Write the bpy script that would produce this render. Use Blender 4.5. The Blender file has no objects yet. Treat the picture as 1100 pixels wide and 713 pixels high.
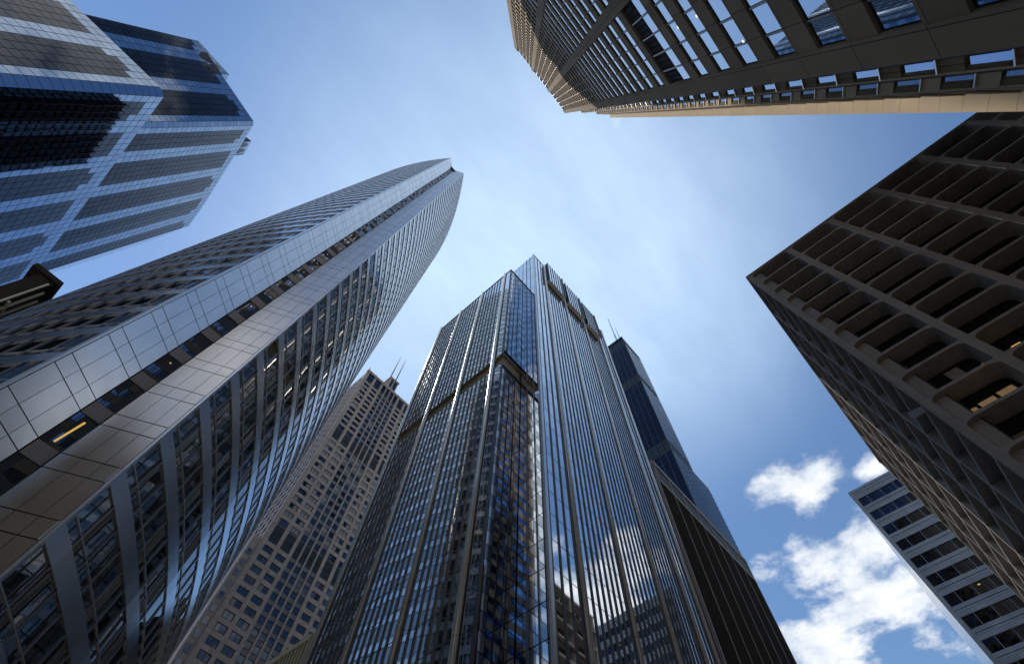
import bpy, math, random
from mathutils import Vector, Matrix
from mathutils.bvhtree import BVHTree

random.seed(7)
SC = bpy.context.scene
COL = SC.collection

# ------------------------------------------------------------------ camera
FPX, CX, CY, ZX, ZY = 520.0, 550.0, 356.5, 565.4, 128.0
CAM = Vector((0.0, 0.0, 1.6))
up = Vector((ZX - CX, -(ZY - CY), -FPX)).normalized()
fw = Vector((0, 0, -1))
yy = (fw - fw.dot(up) * up).normalized()
xx = yy.cross(up)
s2 = math.sqrt(.5)
RW = Matrix((s2 * xx + s2 * yy, -s2 * xx + s2 * yy, up))      # camera -> world rotation


def ray(px, py):
    return (RW @ Vector((px - CX, -(py - CY), -FPX))).normalized()


def project(p):
    v = RW.transposed() @ (Vector(p) - CAM)
    if v.z > -0.1:
        return None
    return (CX + FPX * v.x / -v.z, CY - FPX * v.y / -v.z)


cam = bpy.data.cameras.new("camera")
cam_ob = bpy.data.objects.new("camera", cam)
COL.objects.link(cam_ob)
cam.sensor_width = 36.0
cam.lens = FPX / 1100.0 * 36.0
cam.clip_start = 0.1
cam.clip_end = 6000
cam_ob.matrix_world = Matrix.Translation(CAM) @ RW.to_4x4()
SC.camera = cam_ob

# ------------------------------------------------------------------ materials
MATS = {}


def nodes_of(name):
    m = bpy.data.materials.new(name)
    m.use_nodes = True
    nt = m.node_tree
    b = nt.nodes["Principled BSDF"]
    MATS[name] = m
    return m, nt, b


def N(nt, t, **kw):
    n = nt.nodes.new(t)
    for k, v in kw.items():
        setattr(n, k, v)
    return n


def math_n(nt, op, a=None, b=None, c=None, clamp=False):
    n = nt.nodes.new("ShaderNodeMath")
    n.operation = op
    n.use_clamp = clamp
    for i, v in enumerate((a, b, c)):
        if v is None:
            continue
        if isinstance(v, (int, float)):
            n.inputs[i].default_value = v
        else:
            nt.links.new(v, n.inputs[i])
    return n.outputs[0]


def mixc(nt, fac, a, b, mode='MIX'):
    n = nt.nodes.new("ShaderNodeMix")
    n.data_type = 'RGBA'
    n.blend_type = mode
    for i, v in ((0, fac), (6, a), (7, b)):
        if isinstance(v, (int, float)):
            n.inputs[i].default_value = v
        elif isinstance(v, tuple):
            n.inputs[i].default_value = (*v, 1)
        else:
            nt.links.new(v, n.inputs[i])
    return n.outputs[2]


def noise(nt, vec, scale, detail=3.0, rough=.55, out=0):
    n = nt.nodes.new("ShaderNodeTexNoise")
    n.inputs["Scale"].default_value = scale
    n.inputs["Detail"].default_value = detail
    n.inputs["Roughness"].default_value = rough
    if vec is not None:
        nt.links.new(vec, n.inputs["Vector"])
    return n.outputs[out]


def geo_pos(nt):
    return nt.nodes.new("ShaderNodeNewGeometry").outputs["Position"]


def stretch(nt, vec, sx, sy, sz):
    n = nt.nodes.new("ShaderNodeMapping")
    n.inputs["Scale"].default_value = (sx, sy, sz)
    nt.links.new(vec, n.inputs["Vector"])
    return n.outputs[0]


def bump(nt, b, h, strength, dist):
    n = nt.nodes.new("ShaderNodeBump")
    n.inputs["Strength"].default_value = strength
    n.inputs["Distance"].default_value = dist
    nt.links.new(h, n.inputs["Height"])
    nt.links.new(n.outputs[0], b.inputs["Normal"])


def glass(name, refl, rough=.03, metal=1.0, ior=1.5, wave=.012, var=.25):
    """coated curtain-wall glass: a mirror-like pane, slightly rippled, each sheet a little different"""
    m, nt, b = nodes_of(name)
    p = geo_pos(nt)
    rnd = nt.nodes.new("ShaderNodeNewGeometry").outputs["Random Per Island"]
    k = math_n(nt, 'MULTIPLY_ADD', rnd, 2 * var, 1 - var)
    c = nt.nodes.new("ShaderNodeVectorMath")
    c.operation = 'SCALE'
    c.inputs[0].default_value = refl
    nt.links.new(k, c.inputs["Scale"])
    nt.links.new(c.outputs[0], b.inputs["Base Color"])
    b.inputs["Metallic"].default_value = metal
    b.inputs["IOR"].default_value = ior
    b.inputs["Roughness"].default_value = rough
    bump(nt, b, noise(nt, p, .35, 1.0), 1.0, wave * .45)
    return m


def masonry(name, col, rough=.8, joint=None, jw=.02, jdark=.45, var=.12, streak=.12, metal=0.0, spec=.5, grain=1.0):
    """stone, concrete or painted metal; joint = (horizontal module, vertical module, z offset)"""
    m, nt, b = nodes_of(name)
    p = geo_pos(nt)
    n1 = noise(nt, p, .35, 4.0)
    n2 = noise(nt, stretch(nt, p, 1.3, 1.3, .06), 1.0, 3.0)
    k = math_n(nt, 'MULTIPLY_ADD', n1, 2 * var, 1 - var)
    k2 = math_n(nt, 'MULTIPLY_ADD', n2, 2 * streak, 1 - streak)
    k = math_n(nt, 'MULTIPLY', k, k2)
    if joint:
        sep = nt.nodes.new("ShaderNodeSeparateXYZ")
        nt.links.new(p, sep.inputs[0])
        h = math_n(nt, 'ADD', sep.outputs[0], sep.outputs[1])
        fz = math_n(nt, 'FRACT', math_n(nt, 'DIVIDE', math_n(nt, 'SUBTRACT', sep.outputs[2], joint[2]), joint[1]))
        lz = math_n(nt, 'LESS_THAN', fz, jw / joint[1])
        if joint[0]:
            fh = math_n(nt, 'FRACT', math_n(nt, 'DIVIDE', h, joint[0]))
            lh = math_n(nt, 'LESS_THAN', fh, jw / joint[0])
            lz = math_n(nt, 'MAXIMUM', lz, lh)
            # each slab its own tone
            iz = math_n(nt, 'FLOOR', math_n(nt, 'DIVIDE', math_n(nt, 'SUBTRACT', sep.outputs[2], joint[2]), joint[1]))
            ih = math_n(nt, 'FLOOR', math_n(nt, 'DIVIDE', h, joint[0]))
            comb = nt.nodes.new("ShaderNodeCombineXYZ")
            nt.links.new(iz, comb.inputs[0])
            nt.links.new(ih, comb.inputs[1])
            wn = nt.nodes.new("ShaderNodeTexWhiteNoise")
            nt.links.new(comb.outputs[0], wn.inputs["Vector"])
            k = math_n(nt, 'MULTIPLY', k, math_n(nt, 'MULTIPLY_ADD', wn.outputs["Value"], .24, .88))
        k = math_n(nt, 'MULTIPLY', k, math_n(nt, 'MULTIPLY_ADD', lz, -(1 - jdark), 1.0))
    c = nt.nodes.new("ShaderNodeVectorMath")
    c.operation = 'SCALE'
    c.inputs[0].default_value = col
    nt.links.new(k, c.inputs["Scale"])
    nt.links.new(c.outputs[0], b.inputs["Base Color"])
    b.inputs["Roughness"].default_value = rough
    b.inputs["Metallic"].default_value = metal
    b.inputs["Specular IOR Level"].default_value = spec
    if grain:
        bump(nt, b, noise(nt, p, 6.0, 3.0), .25 * grain, .02)
    return m


def metal(name, col, rough=.3, met=.9, var=.1, wave=.02, joint=None):
    m, nt, b = nodes_of(name)
    p = geo_pos(nt)
    rnd = nt.nodes.new("ShaderNodeNewGeometry").outputs["Random Per Island"]
    k = math_n(nt, 'MULTIPLY_ADD', rnd, 2 * var, 1 - var)
    k = math_n(nt, 'MULTIPLY', k, math_n(nt, 'MULTIPLY_ADD', noise(nt, p, .3, 2.0), .16, .92))
    if joint:
        sep = nt.nodes.new("ShaderNodeSeparateXYZ")
        nt.links.new(p, sep.inputs[0])
        fz = math_n(nt, 'FRACT', math_n(nt, 'DIVIDE', sep.outputs[2], joint))
        k = math_n(nt, 'MULTIPLY', k, math_n(nt, 'MULTIPLY_ADD', math_n(nt, 'LESS_THAN', fz, .06 / joint), -.6, 1.0))
    c = nt.nodes.new("ShaderNodeVectorMath")
    c.operation = 'SCALE'
    c.inputs[0].default_value = col
    nt.links.new(k, c.inputs["Scale"])
    nt.links.new(c.outputs[0], b.inputs["Base Color"])
    b.inputs["Metallic"].default_value = met
    nt.links.new(math_n(nt, 'MULTIPLY_ADD', noise(nt, p, .5, 2.0), .10, rough - .05), b.inputs["Roughness"])
    bump(nt, b, noise(nt, p, .55, 1.0), 1.0, wave)
    return m


def lamp_mat(name, col, strength):
    m, nt, b = nodes_of(name)
    b.inputs["Base Color"].default_value = (*col, 1)
    b.inputs["Emission Color"].default_value = (*col, 1)
    b.inputs["Emission Strength"].default_value = strength
    return m


G_CENTER = glass("center_glass", (.74, .77, .80), wave=.005, var=.16)
G_CENTER_REFL = glass("center_glass_dark_reflection", (.36, .40, .44), wave=.005, var=.12)  # darker tint for the reflection painted on the return wall
G_CENTER_L = glass("center_glass_light", (.60, .68, .72), wave=.006, var=.1)
G_CURVE = glass("clear_dark_glass", (.010, .016, .018), metal=0.0, ior=3.5, rough=.02, wave=.007, var=.5)
G_LT_D = glass("dark_tile_glass", (.022, .026, .036), wave=.006)
G_LT_L = glass("pale_tile_glass", (.235, .30, .40), wave=.006, var=.12)
G_TR = glass("stone_tower_glass", (.22, .31, .46), wave=.004, var=.12)
G_GRID = glass("recessed_glass", (.010, .010, .011), metal=0.0, ior=1.6, wave=.01)
G_TAN = glass("granite_tower_glass", (.05, .058, .072), wave=.01, var=.7)
G_WILLIS = glass("bronze_glass", (.016, .024, .046), wave=.006, var=.3)
G_FAR = glass("ribbon_glass", (.03, .036, .05), wave=.01, var=.5)
G_BROWN = glass("bronze_dark_glass", (.02, .018, .016), metal=0.0, ior=1.6)

DARK = masonry("dark_backing", (.012, .012, .013), rough=.6, grain=0)
FIN = metal("bronze_fin", (.13, .115, .10), rough=.4, met=.6, wave=.003)
COLM = metal("pale_metal_column", (.84, .82, .77), rough=.22, met=.4, var=.04, wave=.004, joint=7.8)
SOFFIT = masonry("tan_soffit", (.40, .30, .18), rough=.7)
SOFFIT_P = masonry("pale_soffit", (.90, .82, .70), rough=.6)
STEEL = metal("satin_steel_panel", (.78, .76, .73), rough=.24, met=.85, var=.10, wave=.003)
STEEL_B = metal("satin_bronze_steel_panel", (.60, .55, .50), rough=.22, met=.95, var=.10, wave=.003)
STEEL_S = metal("spandrel_steel", (.66, .66, .66), rough=.20, met=.9, var=.10, wave=.006)
BRONZE = metal("groove_bronze", (.34, .25, .19), rough=.4, met=.6, wave=.004)
TRIM = metal("trim_steel", (.7, .68, .66), rough=.3, met=.9, wave=.002)
TRIM_D = metal("dark_trim", (.10, .085, .08), rough=.4, met=.7, wave=.002)
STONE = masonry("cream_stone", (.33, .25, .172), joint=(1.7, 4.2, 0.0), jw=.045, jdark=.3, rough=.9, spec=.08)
STONE_LIT = masonry("cream_stone_sunlit", (.70, .56, .39), joint=(0, 2.1, 0.4), jw=.035, jdark=.35, rough=.9, spec=.08)  # copy of the cream stone with sunlight on the flank put into its colour
LOUVRE = masonry("louvre_metal", (.045, .043, .048), joint=(.5, 4.2, 0), jw=.16, jdark=2.2, rough=.95, spec=.02)
CONC = masonry("grey_brown_concrete", (.285, .262, .248), rough=.9, var=.22, streak=.28, spec=.15)
GRANITE = masonry("tan_granite", (.50, .36, .275), joint=(1.3, 1.6, 0), jw=.07, jdark=.6, rough=.6, var=.1)
GRANITE_D = masonry("grey_granite_spandrel", (.20, .165, .15), joint=(1.3, 1.6, 0), jw=.07, jdark=.6, rough=.5)
BLACKM = metal("black_aluminium", (.012, .014, .020), rough=.5, met=.2, wave=.004)
BROWNM = masonry("dark_brown_metal", (.046, .034, .025), rough=.8, spec=.04, grain=0)
BROWNL = masonry("brown_stone_column", (.20, .150, .115), rough=.6)
WHITE = masonry("pale_grey_cladding", (.36, .37, .40), joint=(3.8, 5.3, 0), jw=.08, jdark=.6, rough=.45, grain=0)
SIDE = metal("ribbed_side_metal", (.70, .70, .70), rough=.2, met=.9, wave=.01, joint=1.3)
BRICKT = masonry("warm_brown_stone", (.62, .42, .26), rough=.7)
CREAM = masonry("cream_frame", (.62, .50, .34), rough=.6)
YELLOW = masonry("yellow_stone_fin", (.58, .47, .26), rough=.6)
BLIND = masonry("window_blind", (.34, .30, .28), rough=.8, grain=0)
BLIND_D = masonry("grey_blind", (.14, .13, .125), rough=.8, grain=0)
AMBER = lamp_mat("amber_lamp", (1.0, .60, .14), .38)
WARM = lamp_mat("warm_lit_blind", (.75, .48, .24), .09)
LAMP = lamp_mat("white_ceiling_lamp", (1.0, .80, .62), .9)
ASPHALT = masonry("asphalt", (.05, .05, .052), rough=.9)
PAVE = masonry("pavement_slab", (.30, .29, .28), joint=(1.5, 99, 0), rough=.85)
PAINT = masonry("road_paint", (.75, .74, .70), rough=.7)

# ------------------------------------------------------------------ mesh helpers


class Face:
    """a vertical facade: origin, direction along it, outward normal"""

    def __init__(s, a, b, flip=False):
        a, b = Vector((a[0], a[1], 0)), Vector((b[0], b[1], 0))
        s.o = a
        s.L = (b - a).length
        s.u = (b - a) / s.L
        s.n = Vector((s.u.y, -s.u.x, 0))
        if flip:
            s.n = -s.n

    def p(s, u, z, d=0.0):
        q = s.o + s.u * u + s.n * d
        return (q.x, q.y, z)


class MB:
    def __init__(s):
        s.v, s.f = [], []

    def quad(s, a, b, c, d):
        i = len(s.v)
        s.v += [a, b, c, d]
        s.f.append((i, i + 1, i + 2, i + 3))

    def hexa(s, p):
        i = len(s.v)
        s.v += p
        s.f += [(i, i + 3, i + 2, i + 1), (i + 4, i + 5, i + 6, i + 7)]
        for k in range(4):
            j = (k + 1) % 4
            s.f.append((i + k, i + j, i + 4 + j, i + 4 + k))
        return s

    def box(s, F, u0, u1, z0, z1, d0, d1):
        s.hexa([F.p(u0, z0, d0), F.p(u1, z0, d0), F.p(u1, z0, d1), F.p(u0, z0, d1),
                F.p(u0, z1, d0), F.p(u1, z1, d0), F.p(u1, z1, d1), F.p(u0, z1, d1)])
        return s

    def abox(s, x0, x1, y0, y1, z0, z1):
        s.hexa([(x0, y0, z0), (x1, y0, z0), (x1, y1, z0), (x0, y1, z0),
                (x0, y0, z1), (x1, y0, z1), (x1, y1, z1), (x0, y1, z1)])
        return s

    def prism(s, poly, z0, z1):
        i, n = len(s.v), len(poly)
        s.v += [(x, y, z0) for x, y in poly] + [(x, y, z1) for x, y in poly]
        s.f.append(tuple(range(i + n - 1, i - 1, -1)))
        s.f.append(tuple(range(i + n, i + 2 * n)))
        for k in range(n):
            j = (k + 1) % n
            s.f.append((i + k, i + j, i + n + j, i + n + k))
        return s

    def pane(s, F, u0, u1, z0, z1, d, tilt=.0018):
        """one sheet of glass 3 cm thick, hung a few millimetres out of true"""
        a, b, c = (random.uniform(-tilt, tilt) for _ in range(3))
        w, h = (u1 - u0) * .5, (z1 - z0) * .5
        e = [d - a * w - b * h + c * 0, d + a * w - b * h, d + a * w + b * h, d - a * w + b * h]
        t = .03
        s.hexa([F.p(u0, z0, e[0] - t), F.p(u1, z0, e[1] - t), F.p(u1, z0, e[1]), F.p(u0, z0, e[0]),
                F.p(u0, z1, e[3] - t), F.p(u1, z1, e[2] - t), F.p(u1, z1, e[2]), F.p(u0, z1, e[3])])
        return s

    def tube(s, cx, cy, z0, z1, r0, r1=None, n=14):
        r1 = r0 if r1 is None else r1
        i = len(s.v)
        for r, z in ((r0, z0), (r1, z1)):
            s.v += [(cx + r * math.cos(2 * math.pi * k / n), cy + r * math.sin(2 * math.pi * k / n), z) for k in range(n)]
        for k in range(n):
            j = (k + 1) % n
            s.f.append((i + k, i + j, i + n + j, i + n + k))
        s.f.append(tuple(range(i + n - 1, i - 1, -1)))
        s.f.append(tuple(range(i + n, i + 2 * n)))
        return s

    def build(s, name, mat, parent=None, smooth=False, label=None, fix=True):
        me = bpy.data.meshes.new(name)
        off = parent_loc(parent)
        me.from_pydata([(x - off.x, y - off.y, z - off.z) for x, y, z in s.v], [], s.f)
        if fix:
            import bmesh
            bm = bmesh.new()
            bm.from_mesh(me)
            bmesh.ops.recalc_face_normals(bm, faces=bm.faces)
            bm.to_mesh(me)
            bm.free()
        me.materials.append(mat)
        if smooth:
            for p in me.polygons:
                p.use_smooth = len(p.vertices) == 4
        o = bpy.data.objects.new(name, me)
        COL.objects.link(o)
        if parent is not None:
            o.parent = parent
        if label:
            o["label"] = label
        return o


def parent_loc(o):
    v = Vector((0, 0, 0))
    while o is not None:
        v += o.location
        o = o.parent
    return v


def thing(name, loc, label, cat, group=None):
    o = bpy.data.objects.new(name, None)
    COL.objects.link(o)
    o.location = (*loc, 0)
    o["label"], o["category"] = label, cat
    if group:
        o["group"] = group
    return o


# ------------------------------------------------------------------ who is in view (used only to pick which repeats become parts)
OCC = MB()


def occ(poly, z1, z0=0):
    c = Vector((sum(p[0] for p in poly) / len(poly), sum(p[1] for p in poly) / len(poly)))
    q = []
    for p in poly:
        v = Vector(p) - c
        k = max(0.0, v.length - .6) / v.length
        q.append(tuple(c + v * k))
    OCC.prism(q, z0, z1)


LENS_A, LENS_B, LENS_C, LENS_D = (-9.5, 32.2), (-6.3, 34.5), (-4.9, 34.5), (-1.45, 32.5)
AX, Y0, Y1 = -5.5, 32.4, 126.0
NSEG = 60


def lens_pts(side):
    out = []
    B = 18.3 if side > 0 else 17.6
    for i in range(NSEG + 1):
        t = i / NSEG
        y = Y0 + (Y1 - Y0) * t
        w = 4.03 + B * (1 - (2 * t - 1) ** 2)
        out.append((AX + side * w, y))
    return out


LR, LL = lens_pts(1), lens_pts(-1)
LENS = [LENS_B, LENS_C] + LR + LL[::-1]
T1 = [(-80.9, 81.6), (-80.9, 180.0), (-125.0, 180.0), (-125.0, 80.3), (-83.2, 80.3)]
T2 = [(-88.4, 104.6), (-82.6, 156.0), (-81.5, 172.8), (-90.4, 195.2), (-135, 195), (-131, 120.0), (-128.0, 93.8), (-89.6, 102.8)]

occ([(35, 27), (73.5, 27), (73.5, 62), (35, 62)], 168)
occ([(29.3, 31.6), (35, 31.6), (35, 62), (29.3, 62)], 145)
occ(LENS[:2] + LR[::4] + LL[::-4], 206)
occ(T1, 168)
occ(T2, 260)
occ([(-21, -50), (-21, -12.4), (7, -12.4), (20, -25), (40, -50)], 198)
occ([(50, -78), (104, -78), (104, -15), (50, -15)], 88)
occ([(49, 187), (100, 187), (100, 230), (49, 230)], 296)
occ([(120, 41.5), (185, 41.5), (185, 90), (120, 90)], 149)
BVH = None


def in_view(corners, pt):
    """projected size in pixels^2 of a repeat, 0 where it is out of frame or hidden"""
    global BVH
    q = [project(c) for c in corners]
    if any(c is None for c in q):
        return 0.0
    x = sum(c[0] for c in q) / len(q)
    y = sum(c[1] for c in q) / len(q)
    if not (-5 < x < 1105 and -5 < y < 718):
        return 0.0
    a = 0.0
    for i in range(len(q)):
        j = (i + 1) % len(q)
        a += q[i][0] * q[j][1] - q[j][0] * q[i][1]
    if BVH is None:
        BVH = BVHTree.FromPolygons(OCC.v, OCC.f)
    d = Vector(pt) - CAM
    L = d.length
    hit = BVH.ray_cast(CAM, d / L, L - 1.2)
    if hit[0] is not None:
        return 0.0
    return abs(a) / 2


def emit(root, name, mat, items, limit=100, smooth=False, fix=True):
    """items: (corner points, builder taking an MB). The ones that show largest become parts, the rest one part."""
    sc = []
    for k, (cor, fn) in enumerate(items):
        c = Vector((0, 0, 0))
        for p in cor:
            c += Vector(p)
        c /= len(cor)
        sc.append((in_view(cor, c), k))
    sc.sort(key=lambda t: -t[0])
    own = [k for a, k in sc[:limit] if a > 2.0] if len(items) > limit else [k for a, k in sc]
    ownset = set(own)
    for k in own:
        m = MB()
        items[k][1](m)
        m.build(name, mat, root, smooth=smooth, fix=fix)
    rest = [k for k in range(len(items)) if k not in ownset]
    if rest:
        m = MB()
        for k in rest:
            items[k][1](m)
        o = m.build(name, mat, root, smooth=smooth, fix=fix)
        if len(rest) > 1:
            o["kind"] = "stuff"


def rect(F, u0, u1, z0, z1, d=0):
    return [F.p(u0, z0, d), F.p(u1, z0, d), F.p(u1, z1, d), F.p(u0, z1, d)]


def pane_item(F, u0, u1, z0, z1, d=0, tilt=.0018):
    return (rect(F, u0, u1, z0, z1, d), lambda m: m.pane(F, u0, u1, z0, z1, d, tilt))


def box_item(F, u0, u1, z0, z1, d0, d1):
    return (rect(F, u0, u1, z0, z1, d1), lambda m: m.box(F, u0, u1, z0, z1, d0, d1))


def lin(a, b, n):
    return [a + (b - a) * i / n for i in range(n + 1)]


# ================================================================== centre glass tower
def centre_tower():
    r = thing("glass_office_tower", (52, 45),
              "blue glass office tower in the middle with pale vertical metal columns and stepped roof", "office tower")
    MB().abox(34.85, 73.3, 26.75, 62, 0, 168).build("core", DARK, r)
    lo = MB()
    lo.abox(29.3, 34.85, 31.5, 61.9, 0, 83.6)
    lo.abox(29.3, 34.85, 31.5, 61.9, 88.0, 145.6)
    lo.build("wing_core", DARK, r)
    MB().abox(29.75, 34.8, 31.75, 61.7, 83.6, 88.0).build("belt_wall", SOFFIT, r)
    MB().abox(29.15, 34.8, 31.35, 61.9, 87.7, 87.99).build("belt_soffit", SOFFIT, r)
    MB().abox(29.15, 34.8, 31.35, 61.9, 83.61, 83.9).build("belt_sill", TRIM_D, r)
    fl = 168 / 43.0
    # --- wing, street side
    FW = Face((29.1, 61.9), (29.1, 31.3))           # runs towards the camera's right, outward -X
    FW.n = Vector((-1, 0, 0))
    U = lambda y: 61.9 - y
    cols = [61.6, 52.6, 43.1, 33.7]
    panes, fins, cl = [], [], []
    zs = [k * fl for k in range(38)]
    for c in cols:
        cl.append((rect(FW, U(c) - .5, U(c) + .5, 40, 145, .3),
                   lambda m, c=c: m.tube(29.0, c, 0, 146.4, .40, n=20)))
    grid = []
    for i in range(3):
        a, b = U(cols[i]) + .6, U(cols[i + 1]) - .6
        grid += [(x0, x1) for x0, x1 in zip(lin(a, b, 7)[:-1], lin(a, b, 7)[1:])]
    grid.append((U(33.1), U(31.45)))
    for (a, b) in grid:
        for z in zs:
            z0, z1 = z + .06, min(z + fl - .06, 145.5)
            if z0 < 88 and z1 > 83.6:
                if z0 < 83.0:
                    z1 = 83.55
                elif z1 > 88.6:
                    z0 = 88.05
                else:
                    continue
            if z0 > 145:
                continue
            panes.append(pane_item(FW, a + .05, b - .05, z0, z1))
    for (a, b) in grid[:-1] + [(U(31.35), 0)]:
        for (z0, z1) in ((0, 83.6), (88.0, 146.0)):
            fins.append(box_item(FW, a - .09, a + .09, z0, z1, -.1, .15))
    # --- wing, return wall
    FS = Face((29.1, 31.3), (34.6, 31.3))
    chk_l, chk_d = [], []
    us = lin(.35, 5.4, 5)
    nz = 74
    for i in range(5):
        for k in range(nz):
            z0, z1 = k * 1.955 + .05, k * 1.955 + 1.90
            if z1 > 83.5 and z0 < 88.1 or z1 > 145:
                continue
            (chk_l if (i + k) % 2 else chk_d).append(pane_item(FS, us[i] + .04, us[i + 1] - .04, z0, z1))  # alternating pane tints paint a checkered reflection
    for z0, z1 in ((0, 83.6), (88.0, 146.2)):
        fins.append(box_item(FS, 0.02, .25, z0, z1, -.1, .05))
    # --- main body, left of the corner
    FM = Face((34.6, 31.3), (34.6, 26.5))
    FM.n = Vector((-1, 0, 0))
    us = lin(.05, 4.65, 3)
    zs2 = [k * fl for k in range(43)]
    top = []
    for i in range(3):
        for z in zs2:
            (top if z > 162 else panes).append(pane_item(FM, us[i] + .05, us[i + 1] - .05, z + .06, z + fl - .06))
    FM2 = Face((34.6, 61.9), (34.6, 31.35))
    FM2.n = Vector((-1, 0, 0))
    g2 = lin(.05, FM2.L, 19)
    for i in range(19):
        for z in zs2:
            if z > 145:
                (top if z > 162 else panes).append(pane_item(FM2, g2[i] + .05, g2[i + 1] - .05, z + .06, z + fl - .06))
    for u in us[1:3]:
        fins.append(box_item(FM, u - .06, u + .06, 0, 168, -.05, .12))
    MB().box(FM, 4.62, 4.95, 0, 168.3, -.2, .3).build("corner_trim", TRIM, r)
    # --- main body, right face
    FR = Face((34.6, 26.5), (73.5, 26.5))
    rc = [5.6, 15.5, 25.5, 34.5, 38.7]
    for c in rc:
        cl.append((rect(FR, c - .5, c + .5, 40, 168, .3),
                   lambda m, c=c: m.tube(34.6 + c, 26.4, 0, 168.6, .38, n=20)))
    bays = [(.35, rc[0] - .6, 3), (rc[0] + .6, rc[1] - .6, 7), (rc[1] + .6, rc[2] - .6, 7), (rc[2] + .6, rc[3] - .6, 7), (rc[3] + .6, rc[4] - .5, 2)]
    for bi, (a, b, n) in enumerate(bays):
        g = lin(a, b, n)
        crown = 1 <= bi <= 3
        for i in range(n):
            for z in zs2:
                if crown and z + fl > 151 and i < n - 1:
                    continue
                (top if z > 162 and not crown else panes).append(pane_item(FR, g[i] + .05, g[i + 1] - .05, z + .06, z + fl - .06))
            fins.append(box_item(FR, g[i] - .09, g[i] + .09, 0, 151 if crown else 168, -.1, .15))
        fins.append(box_item(FR, g[n] - .09, g[n] + .09, 0, 151 if crown else 168, -.1, .15))
        if crown:
            cr = MB().box(FR, a - .1, b - .75, 150.9, 170.6, .0, 1.25).build("roof_bay", DARK, r)
            FC = Face((34.6 + a - .1, 26.5 - 1.3), (34.6 + b - .75, 26.5 - 1.3))
            m = MB()
            m.box(FR, a - .05, b - .8, 150.6, 150.88, .05, 1.25)
            m.build("soffit", SOFFIT_P, cr_parent(cr))
            gg = lin(.05, FC.L - .05, 6)
            m1, m2 = MB(), MB()
            for i in range(6):
                for k in range(5):
                    m1.pane(FC, gg[i] + .12, gg[i + 1] - .05, 151 + k * fl + .05, 151 + (k + 1) * fl - .1, 0)
                m2.box(FC, gg[i] - .08, gg[i] + .14, 150.7, 170.9, -.05, .15)
            m2.box(FC, FC.L - .2, FC.L + .05, 150.7, 170.9, -.05, .36)
            m1.build("glazing", G_CENTER, cr)
            m2.build("fin", FIN, cr)
    MB().box(FR, -.05, rc[0] - .55, 168.0, 168.5, -.6, .1).box(FR, rc[3] + .55, 38.9, 168, 168.5, -.6, .1).build("parapet", TRIM, r)
    MB().box(FW, -.1, 30.7, 145.6, 146.3, -.6, .1).box(FS, .1, 5.45, 145.6, 146.3, -.6, .1).build("wing_parapet", TRIM_D, r)
    emit(r, "column", COLM, cl, smooth=True)
    emit(r, "fin", FIN, fins)
    emit(r, "glass_panel", G_CENTER, panes)
    emit(r, "pale_glass_panel", G_CENTER_L, top)
    emit(r, "return_glass_panel", G_CENTER, chk_l)
    emit(r, "dark_glass_panel", G_CENTER_REFL, chk_d)
    # narrow return of pale glass at the far left end
    FE = Face((29.1, 62.9), (29.1, 62.2))
    FE.n = Vector((-1, 0, 0))
    MB().box(FE, 0, .7, 0, 145.6, -1.5, -.05).build("end_glass", G_CENTER_L, r)


def cr_parent(o):
    return o


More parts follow.
